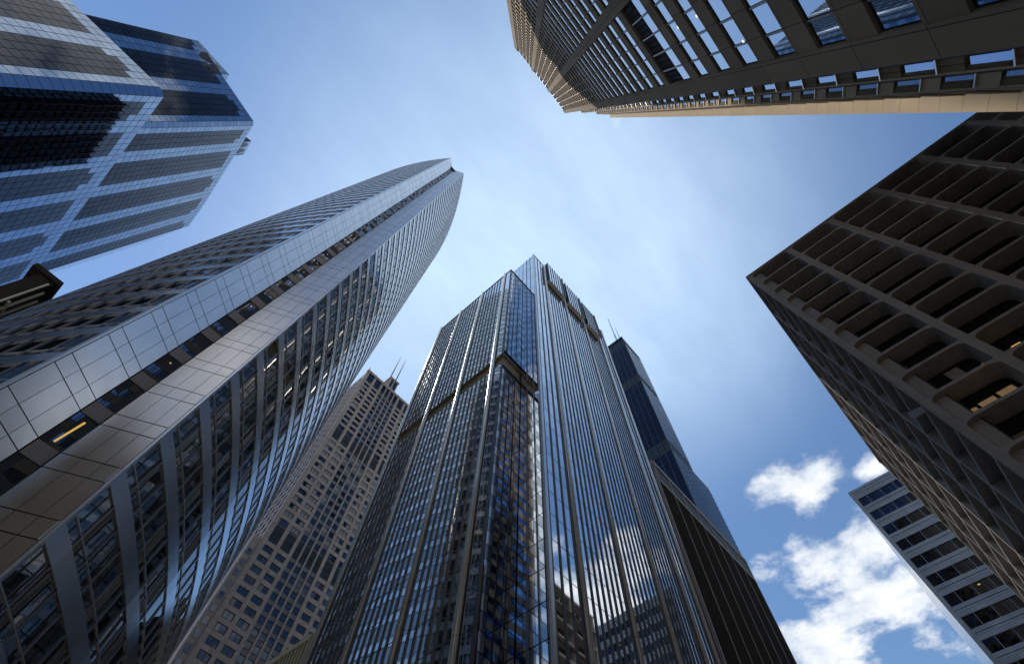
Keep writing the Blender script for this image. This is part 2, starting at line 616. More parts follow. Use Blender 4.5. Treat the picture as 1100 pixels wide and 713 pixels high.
# ================================================================== curved tower
def curved_tower():
    r = thing("curved_office_tower", (-5.5, 79),
              "tall lens shaped tower with curved glass sides and a notched satin steel prow", "office tower")
    P = 4.4
    zb = [24.3 - 4.4 * 5 + P * k for k in range(47)]          # foot of every spandrel
    H = zb[-1] + 1.3
    MB().prism([(x, y) for x, y in [LENS_B, LENS_C] + [(a - .35, b) for a, b in LR[2:]] + [(a + .35, b) for a, b in LL[:1:-1]]], 0, H - .3).build("core", DARK, r)
    # prow blades
    S1 = Face(LENS_A, LENS_B)
    S2 = Face(LENS_C, LENS_D)
    GR = Face(LENS_B, LENS_C)
    MB().prism([LENS_A, LENS_B, (-6.4, 38), (LL[2][0] + .4, LL[2][1])], 0, H + .9).build("prow_core", DARK, r)
    MB().prism([LENS_C, LENS_D, (LR[2][0] - .4, LR[2][1]), (-4.6, 38)], 0, H + .9).build("prow_core", DARK, r)
    p1, p2, gw, gp, gl = [], [], [], [], []
    g3 = (.03, .36, .68, .97)
    for z in zb:
        for F, lst in ((S1, p1), (S2, p2)):
            for i in range(3):
                a, b = F.L * g3[i] + .015, F.L * g3[i + 1] - .015
                lst.append(pane_item(F, a, b, z + .03, z + 1.27, .06, .004))
                lst.append(pane_item(F, a, b, z + 1.34, z + P - .04, .06, .004))
        gp.append(box_item(GR, .02, GR.L - .02, z, z + 1.3, -.05, .06))
        gw.append((rect(GR, 0, GR.L, z + 1.3, z + P), lambda m, z=z: (m.pane(GR, .03, .40, z + 1.36, z + P - .05, .0), m.pane(GR, .48, GR.L - .03, z + 1.36, z + P - .05, .0))))
    emit(r, "steel_panel", STEEL, p1)
    emit(r, "bronzed_steel_panel", STEEL_B, p2)
    emit(r, "spandrel_panel", BRONZE, gp)
    emit(r, "window", G_CURVE, gw)
    for k in (7, 10, 13, 14, 15, 17, 18, 22):
        z = zb[k] + P - .75
        MB().box(GR, .55 + .06 * (k % 5), .68 + .06 * (k % 5), z, z + .12, .02, .05).build("ceiling_light", AMBER, r)
    z = zb[5] + 1.7
    MB().hexa([GR.p(.6, z, .02), GR.p(.72, z, .02), GR.p(.72, z, .05), GR.p(.6, z, .05),
               GR.p(.72, z + 2.2, .02), GR.p(.86, z + 2.2, .02), GR.p(.86, z + 2.2, .05), GR.p(.72, z + 2.2, .05)]).build("lit_column", AMBER, r)
    m = MB()
    m.box(S1, -.05, .10, 0, H + 1, -.2, .14)
    m.build("edge_trim", TRIM, r)
    MB().box(S2, S2.L - .10, S2.L + .05, 0, H + 1, -.2, .14).build("edge_trim", TRIM, r)
    MB().box(S2, S2.L - .17, S2.L - .12, 0, H + 1, -.2, .12).build("edge_reveal", TRIM_D, r)
    MB().box(S1, .12, .17, 0, H + 1, -.2, .12).build("edge_reveal", TRIM_D, r)
    # curved sides
    glassy, sp, tr, mu = [], [], [], []
    for side, L in ((1, LR), (-1, LL)):
        segs = []
        for i in range(NSEG):
            a, b = (L[i], L[i + 1]) if side > 0 else (L[i], L[i + 1])
            F = Face(a, b)
            F.n = Vector((F.u.y, -F.u.x, 0)) * (1 if side > 0 else -1)
            segs.append(F)
        for z in zb:
            for i, F in enumerate(segs):
                glassy.append(pane_item(F, .02, F.L - .02, z + 1.32, z + P - .02, -.06, .005))
            k = 0
            cor = [segs[2].p(0, z), segs[30].p(0, z), segs[30].p(0, z + 1.3), segs[2].p(0, z + 1.3)]

            def fsp(m, z=z, segs=segs, z0=0, z1=1.3, d0=-.3, d1=.06):
                for F in segs:
                    m.box(F, -.02, F.L + .02, z + z0, z + z1, d0, d1)
            sp.append((cor, fsp))
            tr.append((cor, lambda m, z=z, segs=segs: [m.box(F, 0, F.L, z + 2.0, z + 2.07, -.2, .02) for F in segs]))
        for i, F in enumerate(segs):
            mu.append(([F.p(-.03, 20), F.p(.03, 20), F.p(.03, 150), F.p(-.03, 150)],
                       lambda m, F=F: m.box(F, -.035, .035, 0, H, -.2, .045)))
    emit(r, "glass_panel", G_CURVE, glassy)
    emit(r, "spandrel_band", STEEL_S, sp)
    emit(r, "mullion", TRIM, mu)
    emit(r, "transom", TRIM, tr)
    MB().prism([(x, y) for x, y in LR[1:] + LL[:0:-1]], H - .2, H + .1).build("roof", TRIM_D, r)


# ================================================================== stone tower overhead
def stone_tower():
    r = thing("stone_clad_tower", (0, -40),
              "cream stone clad tower rising straight overhead at the top right, deep window grid", "office tower")
    P = 4.2
    H = 199.0
    corner = (8.0, -12.0)
    F = Face((-20.3, -12.0), corner)
    F.n = Vector((0, 1, 0))
    MB().prism([(-20.3, -60), (-20.3, -12.55), (7.2, -12.55), (20.3, -26), (45, -60)], 0, H - 1).build("core", DARK, r)
    U = lambda x: x + 20.3
    piers = [(-20.3, -18.6), (-11.2, -9.9), (-2.3, -1.1), (6.7, 8.0)]
    ps = [box_item(F, U(a), U(b), 0, H, -.6, 0.06) for a, b in piers]
    emit(r, "pier", STONE, ps)
    zf = [31.9 - P * 7 + P * k for k in range(48)]            # foot of each spandrel
    sp, pn, mu, lo, ml = [], [], [], [], []
    for bi in range(3):
        a, b = U(piers[bi][1]), U(piers[bi + 1][0])
        g = [b - 1.35 - 1.62 * k for k in range(4, -1, -1)]
        g = [a] + [x for x in g if x > a + .5] + [b]
        for z in zf:
            if z > H - 1:
                continue
            if 46 < z < 50 or z > 184:
                for i in range(len(g) - 1):
                    lo.append(box_item(F, g[i] + .06, g[i + 1] - .06, z, min(z + P, H), -.5, -.28))
                continue
            sp.append(box_item(F, a, b, z, z + 1.95, -.55, -.02))
            for i in range(len(g) - 1):
                pn.append(pane_item(F, g[i] + .09, g[i + 1] - .09, z + 2.0, z + P - .02, -.15, .0025))
        for x in g[1:-1]:
            mu.append(box_item(F, x - .06, x + .06, 0, H - .3, -.5, -.10))
    # sawtooth flank: facets running away, joined by narrow faces that look at the street
    pts = [corner, (11.26, -16.85), (12.08, -16.65), (15.15, -20.85), (15.95, -20.4), (19.25, -24.05), (20.2, -23.5), (30, -35)]
    for k in (0, 2, 4, 6):
        Fk = Face(pts[k], pts[k + 1])
        Fk.n = Vector((-Fk.u.y, Fk.u.x, 0))
        if k == 6:
            MB().box(Fk, 0, Fk.L, 0, H - 2, -.6, 0).build("flank_wall", STONE_LIT, r)
            continue
        for z in zf:
            if z > H - 3:
                continue
            sp.append(box_item(Fk, 0, Fk.L, z, z + 2.05, -.55, 0))
            if 46 < z < 50:
                lo.append(box_item(Fk, .5, Fk.L - .5, z + 2.05, z + P, -.5, -.2))
                continue
            for a, b in zip(lin(.6, Fk.L - .1, 3)[:-1], lin(.6, Fk.L - .1, 3)[1:]):
                pn.append(pane_item(Fk, a + .12, b - .12, z + 2.15, z + P - .05, -.22, .0025))
        emit(r, "pier", STONE, [box_item(Fk, 0, .6, 0, H - 1, -.6, .03)])
    edge, spe = [], []
    for n, k in enumerate((1, 3, 5)):
        Fk = Face(pts[k], pts[k + 1])
        Fk.n = Vector((-Fk.u.y, Fk.u.x, 0))
        if k == 5:
            MB().box(Fk, -.1, Fk.L, 0, H - 1, -1.2, 0).build("corner_pilaster", STONE_LIT, r)
            continue
        edge.append(box_item(Fk, Fk.L - .10, Fk.L, 0, H - 1, -.8, .02))
        for z in zf:
            if z > H - 3:
                continue
            (sp if k == 1 else spe).append(box_item(Fk, 0, Fk.L - .10, z, z + 1.5, -.5, 0))
            pn.append(pane_item(Fk, .02, Fk.L - .14, z + 1.62, z + P - .1, -.12, .0025))
            ml.append(box_item(Fk, .0, Fk.L - .10, z + 1.5, z + 1.6, -.1, .14))
    emit(r, "pilaster", STONE_LIT, edge)
    emit(r, "flank_spandrel", STONE_LIT, spe)
    emit(r, "spandrel", STONE, sp)
    emit(r, "window_pane", G_TR, pn)
    emit(r, "mullion", TRIM_D, mu)
    emit(r, "louvre", LOUVRE, lo)
    emit(r, "window_ledge", TRIM, ml)
    for (px, py) in ((772, 33), (798, 45), (728, 30), (748, 18)):
        v = ray(px, py)
        t = (-12.13) / v.y
        q = CAM + v * t
        m = MB()
        n = 12
        i = len(m.v)
        m.v += [(q.x + .10 * math.cos(2 * math.pi * k / n), -12.16, q.z + .10 * math.sin(2 * math.pi * k / n)) for k in range(n)]
        m.v += [(q.x + .10 * math.cos(2 * math.pi * k / n), -12.125, q.z + .10 * math.sin(2 * math.pi * k / n)) for k in range(n)]
        m.f += [tuple(range(n)), tuple(range(n, 2 * n))] + [(k, (k + 1) % n, n + (k + 1) % n, n + k) for k in range(n)]
        m.build("ceiling_light", LAMP, r)


# ================================================================== concrete grid block
def grid_block():
    r = thing("concrete_grid_building", (76, -45),
              "dark concrete office block on the right, a deep grid of recessed window bays", "office building")
    H, P = 90.0, 4.35
    DEP = 2.3
    MB().abox(50.6, 104.2, -80, -15.8, 0, H - .6).build("core", DARK, r)
    FA = Face((48.0, -13.2), (48.0, -77.2))
    FA.n = Vector((-1, 0, 0))
    FB = Face((48.0, -13.2), (104.4, -13.2))
    FB.n = Vector((0, 1, 0))
    for F, bay, n, c0, rad in ((FA, 8.0, 8, .3, .7), (FB, 9.32, 6, .3, .4)):
        m = MB()
        win = []
        for i in range(n):
            for k in range(20):
                z1 = H - k * P
                z0 = z1 - P
                u0, u1 = c0 + i * bay, c0 + (i + 1) * bay
                cw, bt = (.50 if F is FA else .30), .19
                # rounded opening
                ins = []
                a0, a1, b0, b1 = u0 + cw, u1 - cw, z0 + bt, z1 - bt
                K = 5
                for (cu, cz, st) in ((a0 + rad, b0 + rad, math.pi), (a1 - rad, b0 + rad, 1.5 * math.pi), (a1 - rad, b1 - rad, 0), (a0 + rad, b1 - rad, .5 * math.pi)):
                    for j in range(K + 1):
                        t = st + j / K * math.pi / 2
                        kx, kz = (1.7, 1.0) if cz > (z0 + z1) / 2 and F is FA else (.06, .06)
                        eu = a0 if cu < (u0 + u1) / 2 else a1
                        ez = b0 if cz < (z0 + z1) / 2 else b1
                        su = 1 if eu == a0 else -1
                        sz = 1 if ez == b0 else -1
                        ins.append((eu + su * rad * kx + rad * kx * math.cos(t), ez + sz * rad * kz + rad * kz * math.sin(t)))
                outs = [(u0, z0), (u1, z0), (u1, z1), (u0, z1)]
                base = len(m.v)
                m.v += [F.p(u, z, 0) for u, z in outs]
                m.v += [F.p(u, z, 0) for u, z in ins]
                cu, cz = (u0 + u1) / 2, (z0 + z1) / 2
                m.v += [F.p(cu + (u - cu) * .97, cz + (z - cz) * .97, -DEP) for u, z in ins]
                T = len(ins)
                for j in range(T):
                    jn = (j + 1) % T
                    ca, cb = j // (K + 1), jn // (K + 1)
                    if ca == cb:
                        m.f.append((base + ca, base + 4 + jn, base + 4 + j))
                    else:
                        m.f.append((base + ca, base + cb, base + 4 + jn, base + 4 + j))
                    m.f.append((base + 4 + j, base + 4 + jn, base + 4 + T + jn, base + 4 + T + j))
                g = lin(a0 - .1, a1 + .1, 4)

                def wfn(mm, F=F, g=g, b0=b0, b1=b1):
                    for q in range(4):
                        mm.pane(F, g[q] + .06, g[q + 1] - .06, b0 - .1, b1 + .1, -DEP - .05, .003)
                win.append((rect(F, a0, a1, b0, b1, 0), wfn))
        if F is FA:
            m.box(F, 0, .3, 0, H, -.296, 0)
        m.box(F, -.0 if F is FA else .02, F.L - .02, H, H + .35, -2.4, .12 if F is FA else .10)
        m.build("concrete_frame", CONC, r, fix=False)
        emit(r, "window", G_GRID, win)
    # some rooms have lamps and drawn blinds
    k = 0
    for (px, py, w, h) in ((1093, 371, .9, .5), (1064.5, 388, .25, .3), (1061, 390, .9, .5), (1002, 388, .3, .3), (1066, 352, .3, .25), (1095, 333, .3, .25)):
        v = ray(px, py)
        q = CAM + v * ((48 + 2.28) / v.x)
        MB().abox(50.24, 50.28, q.y - w / 2, q.y + w / 2, q.z - h / 2, q.z + h / 2).build("ceiling_light", AMBER, r)
    for (px, py) in ((1047, 446), (1066, 434), (1086, 422)):
        v = ray(px, py)
        q = CAM + v * ((48 + 2.28) / v.x)
        MB().abox(50.24, 50.28, q.y - .75, q.y + .75, q.z - .8, q.z + .8).build("blind", WARM, r)
    rb = random.Random(3)
    for n in range(26):
        y = -13.5 - 8.0 * rb.randint(0, 4) - rb.uniform(1.6, 6.6)
        z = H - P * rb.randint(8, 15) - rb.uniform(1.9, 2.6)
        hgt = rb.uniform(.5, 1.4)
        MB().abox(50.255, 50.285, y - .7, y + .7, z, z + hgt).build("blind", rb.choice((BLIND, BLIND, BLIND_D)), r)
    for (px, py) in ((985, 503 - 60), (1000, 395), (1012, 380), (985, 400)):
        v = ray(px, py)
        q = CAM + v * ((48 + 2.28) / v.x)
        MB().abox(50.24, 50.28, q.y - .7, q.y + .7, q.z - .5, q.z + .5).build("blind", BLIND, r)


# ================================================================== tiled dark glass tower, top left
def tiled_tower():
    r = thing("tiered_glass_tower", (-105, 135),
              "dark tiled glass tower at top left with pale bands and a set back tier", "office tower")
    H1, H2 = 169.0, 262.0
    tw, th = 2.6, 3.0
    MB().prism([(-81.1, 81.7), (-81.1, 180), (-125, 180), (-125, 80.5), (-83.3, 80.5)], 0, H1).build("lower_core", DARK, r)
    c2 = [(x - .15 if y > 100 else x, y + (.2 if y < 110 else 0)) for x, y in T2]
    MB().prism(c2, H1 - 2, H2).build("upper_core", DARK, r)
    dk, lt = [], []

    def tile(F, z0, z1, period0, dark_first, last_light=2, ztop=True):
        nu = int(F.L / tw + .01)
        rows = int((z1 - z0) / th)
        off = z1 - rows * th
        for i in range(nu + (1 if F.L - nu * tw > .8 else 0)):
            a, b = i * tw, min((i + 1) * tw, F.L)
            c = (i + period0) % 6
            col_light = c >= 4
            for k in range(rows):
                zz = off + k * th
                up_ = rows - 1 - k
                light = col_light or up_ < 2 or (c in (0, 3) and up_ < 3 and (i // 6) % 2 == 0)
                if i == 0 and c == 0:
                    light = True
                (lt if light else dk).append(pane_item(F, a + .09, b - .09, zz + .09, zz + th - .09, .0, .0018))
    FL1 = Face((-80.9, 81.9), (-80.9, 180.0))
    tile(FL1, 40, H1, 0, True)
    FU1 = Face((-83.25, 80.3), (-125, 80.3))
    FU1.n = Vector((0, -1, 0))
    tile(FU1, 40, H1, 5, True)
    FC1 = Face((-83.2, 80.3), (-80.9, 81.8))
    rows = int((H1 - 40) / th)
    for k in range(rows):
        z = H1 - (k + 1) * th
        lt.append(pane_item(FC1, .0, FC1.L - .0, z + .06, z + th - .06, .02, .004))
    FL2 = Face(T2[0], T2[1])
    tile(FL2, H1 - 6, H2, 0, True)
    FL2b = Face(T2[1], T2[2])
    tile(FL2b, H1 - 6, H2, 2, True)
    FL2c = Face(T2[2], T2[3])
    for k in range(int((H2 - H1) / th) + 2):
        z = H2 - (k + 1) * th
        for a, b in zip(lin(0, FL2c.L, 9)[:-1], lin(0, FL2c.L, 9)[1:]):
            lt.append(pane_item(FL2c, a + .06, b - .06, z + .06, z + th - .06, 0, .004))
    FU2 = Face(T2[7], T2[6])
    FU2.n = Vector((FU2.u.y, -FU2.u.x, 0)) * -1
    if FU2.n.y > 0:
        FU2.n = -FU2.n
    tile(FU2, H1 - 6, H2, 5, True)
    FU2b = Face(T2[6], T2[5])
    FC2 = Face(T2[7], T2[0])
    for k in range(int((H2 - H1) / th) + 2):
        z = H2 - (k + 1) * th
        lt.append(pane_item(FC2, .05, FC2.L - .05, z + .06, z + th - .06, .02, .004))
    # crown blocks with half round openings
    cp = [(-115.4, 99.5), (-133.0, 98.6), (-134, 116), (-114, 113)]
    cb = MB().prism(cp, H2 - 1, H2 + 13).build("crown_block", DARK, r)
    FX = Face(cp[0], cp[1])
    if FX.n.y > 0:
        FX.n = -FX.n
    FY = Face(cp[0], cp[3])
    if FY.n.x < 0:
        FY.n = -FY.n
    m = MB()
    for F in (FX, FY):
        nu = int(F.L / tw)
        for i in range(nu):
            for k in range(4):
                m.pane(F, i * F.L / nu + .06, (i + 1) * F.L / nu - .06, H2 + .4 + k * 3.1 + .06, H2 + .4 + (k + 1) * 3.1 - .06, .08, .004)
    m.build("glazing", G_LT_L, cb)
    for u in (4.2, 10.4):
        m = MB()
        i0 = len(m.v)
        n = 14
        for d in (.10, .22):
            m.v += [FX.p(u + 2.3 * math.cos(math.pi * k / n), H2 + .5 + 9.5 * math.sin(math.pi * k / n), d) for k in range(n + 1)]
        q = n + 1
        m.f += [tuple(range(i0, i0 + q)), tuple(range(i0 + q, i0 + 2 * q))] + [(i0 + k, i0 + (k + 1) % q, i0 + q + (k + 1) % q, i0 + q + k) for k in range(q)]
        m.build("arched_opening", TRIM_D, cb)
    cq = [(-87.6, 115.2), (-86.4, 123.8), (-93, 124.5), (-94, 116.0)]
    cb = MB().prism(cq, H2 - 1, H2 + 9).build("crown_block", DARK, r)
    FX = Face(cq[0], cq[1])
    m = MB()
    for i in range(3):
        for k in range(3):
            m.pane(FX, i * 2.68 + .06, (i + 1) * 2.68 - .06, H2 + k * 3 + .06, H2 + (k + 1) * 3 - .06, .08)
    m.build("glazing", G_LT_L, cb)
    for u in (2.0, 5.8):
        m = MB()
        n = 12
        for d in (.10, .22):
            m.v += [FX.p(u + 1.5 * math.cos(math.pi * k / n), H2 + .3 + 6.5 * math.sin(math.pi * k / n), d) for k in range(n + 1)]
        q = n + 1
        m.f += [tuple(range(q)), tuple(range(q, 2 * q))] + [(k, (k + 1) % q, q + (k + 1) % q, q + k) for k in range(q)]
        m.build("arched_opening", TRIM_D, cb)
    for (px, py) in ((219, 68), (229, 79)):
        v = ray(px, py)
        q = CAM + v * ((H2 - CAM.z) / v.z)
        u = (Vector((q.x, q.y, 0)) - FU2.o).dot(FU2.u)
        m = MB()
        n = 14
        for d in (.05, .16):
            m.v += [FU2.p(u + 2.6 * math.cos(math.pi * k / n), H2 - .2 - 8.0 * math.sin(math.pi * k / n), d) for k in range(n + 1)]
        q_ = n + 1
        m.f += [tuple(range(q_)), tuple(range(q_, 2 * q_))] + [(k, (k + 1) % q_, q_ + (k + 1) % q_, q_ + k) for k in range(q_)]
        m.build("arched_opening", DARK, r)
    emit(r, "dark_glass_panel", G_LT_D, dk)
    emit(r, "pale_glass_panel", G_LT_L, lt)


# ================================================================== granite tower with two spires
def granite_tower():
    r = thing("granite_spire_tower", (75, 208),
              "tan granite skyscraper with two thin spires, seen between the curved and the centre tower", "skyscraper")
    Yf = 186.5
    H = 297.0
    MB().abox(48.6, 100, Yf + .5, 230, 0, H - .5).build("core", GRANITE_D, r)
    F = Face((48.2, Yf), (100.4, Yf))
    F.n = Vector((0, -1, 0))
    P = 4.83
    z0s = [141.2 - 1.5 - P * 28 + P * k for k in range(60)]
    # pier layout along the front: (start, end, kind)
    piers = [(0, 2.0), (6.6, 8.4), (13.0, 14.6), (17.4, 18.2), (21.0, 21.8), (24.6, 25.4), (28.2, 29.8), (34.2, 36.0), (40.6, 42.2), (46, 47.5), (50.5, 52.2)]
    emit(r, "pier", GRANITE, [box_item(F, a, b, 0, H, -.4, .35 if 13 < a < 30 else .15) for a, b in piers])
    wn, bl, sp, spc, lo, mu = [], [], [], [], [], []
    for i in range(len(piers) - 1):
        a, b = piers[i][1], piers[i + 1][0]
        center = 13 < a < 29
        for k, z in enumerate(z0s):
            if z > H - 4 or z < 20:
                continue
            mech = 222 < z + 2 < 232 or 148 < z + 2 < 157
            if z > H - 11:
                if z < H - 7:
                    wn.append(pane_item(F, a + .15, b - .15, H - 8.2, H - 2.4, -.05, .003))
                continue
            if mech:
                lo.append(box_item(F, a + .3, b - .3, z - .6, z + P - .8, -.3, -.1))
                continue
            if z > H - 16:
                lo.append(box_item(F, a + .6, b - .6, z, z + 3.6, -.3, -.1))
                continue
            (spc if center else sp).append(box_item(F, a, b, z + 2.9, z + P, -.35, .12 if not center else -.04))
            wide = (b - a)
            n = 2 if wide > 3 else 1
            g = lin(a + (.35 if wide > 3 else .08), b - (.35 if wide > 3 else .08), n)
            for q in range(n):
                it = pane_item(F, g[q] + .14, g[q + 1] - .14, z + .35, z + 2.7, -.22, .004)
                zone = 157 < z < 222 and random.random() < .62 or random.random() < .07
                (bl if zone and not (center and random.random() < .8) else wn).append(it)
    emit(r, "window", G_TAN, wn)
    emit(r, "blind_window", BLIND, bl)
    emit(r, "recessed_spandrel", GRANITE_D, spc)
    emit(r, "spandrel", GRANITE, sp)
    emit(r, "louvre", DARK, lo)
    MB().box(F, -.3, 52.5, H - 2.3, H, -.6, .6).build("cornice", GRANITE, r)
    # left return wall
    FS = Face((48.2, Yf), (48.2, 229))
    FS.n = Vector((-1, 0, 0))
    ps = [(0, 1.6)] + [(5.2 + 5.2 * i, 6.6 + 5.2 * i) for i in range(7)]
    emit(r, "pier", GRANITE, [box_item(FS, a, b, 0, H - (0 if a < 5 else 6), -.4, .25) for a, b in ps])
    wn, sp = [], []
    for i in range(7):
        a, b = ps[i][1], ps[i + 1][0]
        for z in z0s:
            if 60 < z < H - 9:
                sp.append(box_item(FS, a, b, z + 2.9, z + P, -.35, .1))
                wn.append(pane_item(FS, a + .3, b - .3, z + .1, z + 2.85, -.1, .004))
    emit(r, "side_window", G_TAN, wn)
    emit(r, "side_spandrel", GRANITE, sp)
    # lower shoulder left of the shaft
    MB().abox(44.6, 48.15, Yf + .35, 215, 0, 149).build("shoulder", GRANITE, r)
    FT = Face((44.6, Yf + .3), (48.1, Yf + .3))
    FT.n = Vector((0, -1, 0))
    emit(r, "shoulder_window", G_TAN, [pane_item(FT, .9, 2.7, z, z + 2.6, .08, .004) for z in z0s if 40 < z < 144])
    # roof house and spires
    MB().abox(65.3, 72.6, Yf + .2, 200, H, 311).abox(64.6, 73.2, Yf - .1, 200.6, 309.6, 310.6).build("roof_house", GRANITE, r)
    MB().box(F, 18.3, 20.0, H + 2, 308.5, -.1, -.08 + .02).box(F, 21.2, 23.6, H + 2, 308.5, -.1, -.06).build("roof_house_window", G_TAN, r)
    for (px0, py0, px1, py1) in ((421.2, 401.9, 431, 383), (426.7, 405.5, 436.2, 385)):
        v = ray(px0, py0)
        q = CAM + v * ((Yf + 6) / v.y)
        w = ray(px1, py1)
        hz = CAM.z + w.z / w.y * q.y
        m = MB()
        zs = [307, 311, 311 + (hz - 311) * .45, hz]
        rs = [.8, .55, .4, .10]
        for a in range(3):
            m.tube(q.x, q.y, zs[a], zs[a + 1], rs[a], rs[a + 1], 8)
        m.build("spire", TRIM_D, r)
    for x in (48.6, 55, 61, 77, 83, 89, 95):
        MB().tube(x, Yf + .3, H, H + (4.2 if x < 49 else 2.2), .45, .12, 6).build("finial", GRANITE, r)


# ================================================================== black stepped skyscraper
def black_tower():
    r = thing("black_stepped_skyscraper", (240, 80),
              "black aluminium skyscraper with stepped tiers and white antenna, behind the centre tower", "skyscraper")
    P = 4.02
    tiers = [(214, 243, 58.5, 104, 0, 445), (243, 262.5, 58.5, 104, 0, 270), (262.5, 284, 64, 104, 0, 205)]
    names = ("top_tube", "middle_tube", "low_tube")
    for (x0, x1, y0, y1, z0, z1), nm in zip(tiers, names):
        MB().abox(x0 + .2, x1 - .2, y0 + .2, y1, z0, z1).build(nm, BLACKM, r)
    pn = []
    bands = [(361, 369), (268, 277), (430, 445), (196, 205)]

    def face(F, z1, n, zmin=150):
        g = lin(0, F.L, n)
        for k in range(int(zmin / P), int(z1 / P)):
            za, zb_ = k * P + .9, (k + 1) * P - .15
            if any(zb_ > b0 and za < b1 for b0, b1 in bands):
                continue
            for i in range(n):
                pn.append(pane_item(F, g[i] + .12, g[i + 1] - .12, za, zb_, .02, .003))
    FLf = Face((214, 104), (214, 58.5))
    FLf.n = Vector((-1, 0, 0))
    face(FLf, 445, 30)
    FRt = Face((214, 58.5), (243, 58.5))
    FRt.n = Vector((0, -1, 0))
    face(FRt, 445, 19)
    FR2 = Face((243, 58.5), (262.5, 58.5))
    FR2.n = Vector((0, -1, 0))
    face(FR2, 270, 13)
    emit(r, "window_band", G_WILLIS, pn)
    fr = []
    for x in lin(214, 243, 6):
        fr.append(box_item(FRt, x - 214 - .2, x - 214 + .2, 150, 445, 0, .06))
    for y in lin(0, 45.5, 10):
        fr.append(box_item(FLf, y - .25, y + .25, 150, 445, 0, .3))
    emit(r, "frame_rib", BLACKM, fr)
    MB().box(FLf, 0, 45.4, 443.2, 446, -.6, .5).build("parapet", BLACKM, r)
    for (px0, py0, px1, py1, rr) in ((663, 367, 653.6, 342.2, 1.5), (666, 364, 660.4, 352.5, 1.1)):
        v = ray(px0, py0)
        q = CAM + v * (226.0 / v.x)
        w = ray(px1, py1)
        hz = CAM.z + w.z / w.x * q.x
        m = MB()
        n = 6
        zs = lin(440, hz, n)
        rs = [rr, rr * .85, rr * .7, rr * .5, rr * .4, rr * .3, rr * .2]
        for a in range(n):
            m.tube(q.x, q.y, zs[a], zs[a + 1], rs[a], rs[a] * .92, 8)
        m.build("antenna", SIDE, r)


# ================================================================== brown finned block
def brown_block():
    r = thing("brown_finned_building", (152, 66),
              "dark brown building with dense vertical fins at lower right, in front of the black skyscraper", "office building")
    H = 149.6
    MB().abox(119.9, 185.4, 41.6, 90, 0, H - .4).build("core", BROWNM, r)
    F = Face((119.6, 41.2), (185.6, 41.2))
    F.n = Vector((0, -1, 0))
    FL = Face((119.6, 90), (119.6, 41.2))
    FL.n = Vector((-1, 0, 0))
    emit(r, "fin", BROWNM, [box_item(F, .9 + i * .665, 1.08 + i * .665, 0, 138.5, -.3, .16) for i in range(97)])
    cu = [9.4 * i + .3 for i in range(8)]
    emit(r, "column", BROWNL, [box_item(F, u - .17, u + .17, 0, 139, -.3, .26) for u in cu[1:]])
    MB().box(F, -.1, 66.1, 138.6, 140.0, -.4, .3).build("string_course", BROWNL, r)
    MB().box(F, -.1, 66.1, 147.4, H, -.4, .35).box(FL, 0, 48.85, 147.4, H, -.4, .32).build("roof_fascia", BROWNL, r)
    emit(r, "frieze_post", BROWNL, [box_item(F, u - .45, u + .45, 140.0, 147.4, -.3, .2) for u in cu])
    emit(r, "louvre", DARK, [box_item(F, cu[i] + .6, cu[i + 1] - .6, 140.2, 147.2, -.3, .02) for i in range(7)])
    MB().box(FL, 48.0, 48.85, 0, 147.4, -.3, .25).build("corner_post", BROWNL, r)
    MB().box(FL, 0, 48, 138.6, 140.0, -.4, .25).build("string_course", BROWNL, r)
    emit(r, "fin", BROWNM, [box_item(FL, .9 + i * 2.2, 1.3 + i * 2.2, 0, 138.5, -.3, .25) for i in range(21)])
    gl = [pane_item(FL, 1.4 + i * 2.2, 2.9 + i * 2.2, 4.2 * k + .5, 4.2 * k + 3.8, .0) for i in range(21) for k in range(32)]
    emit(r, "window", G_BROWN, gl)


# ================================================================== pale banded building
def banded_building():
    r = thing("pale_banded_building", (165, -40),
              "pale grey banded building with dark ribbon windows at the lower right corner", "office building")
    H, P = 119.0, 5.3
    X = 143.0
    MB().abox(X + .4, 215, -75, -5.7, 0, H - .4).build("core", DARK, r)
    F = Face((X, -5.3), (X, -75))
    F.n = Vector((-1, 0, 0))
    bw = 3.8
    wn, mu, sp, lt = [], [], [], []
    for k in range(22):
        z1 = H - .8 - k * P
        sp.append(box_item(F, .0, F.L, z1 - 2.5, z1 - 1.05, -.4, 0))
        sp.append(box_item(F, .0, F.L, z1 - .9, z1, -.4, .0))
        sp_low = z1 - 2.5
        u = 1.0
        i = 0
        while u + bw < F.L:
            w0 = bw if i else 2.6
            g = lin(u + .1, u + w0 - .1, 4 if i else 3)

            def fn(m, g=g, a=sp_low - 2.7, b=sp_low - .1):
                for q in range(len(g) - 1):
                    m.pane(F, g[q] + .05, g[q + 1] - .05, a, b, -.28, .004)
            wn.append((rect(F, u, u + w0, sp_low - 2.7, sp_low), fn))
            mu.append(box_item(F, u + w0 - .06, u + w0 + .06, sp_low - 2.8, sp_low, -.35, -.05))
            if random.random() < .07 and i < 9:
                uu = u + random.uniform(.6, w0 - .8)
                lt.append((uu, sp_low - random.uniform(.6, 1.0)))
            u += w0
            i += 1
    emit(r, "spandrel", WHITE, sp)
    emit(r, "window", G_FAR, wn)
    emit(r, "mullion", WHITE, mu)
    for uu, z in lt[:14]:
        MB().box(F, uu, uu + .5, z, z + .25, -.24, -.2).build("ceiling_light", AMBER, r)
    MB().box(F, -.1, F.L, H - .8, H, -.6, .15).build("roof_fascia", WHITE, r)
    MB().box(F, -.12, .9, 0, H - .8, -.45, .1).build("corner_post", WHITE, r)
    FS = Face((X, -5.3), (215, -5.3))
    FS.n = Vector((0, 1, 0))
    MB().box(FS, .3, FS.L, 0, H - .5, -.38, -.02).build("side_wall", SIDE, r)


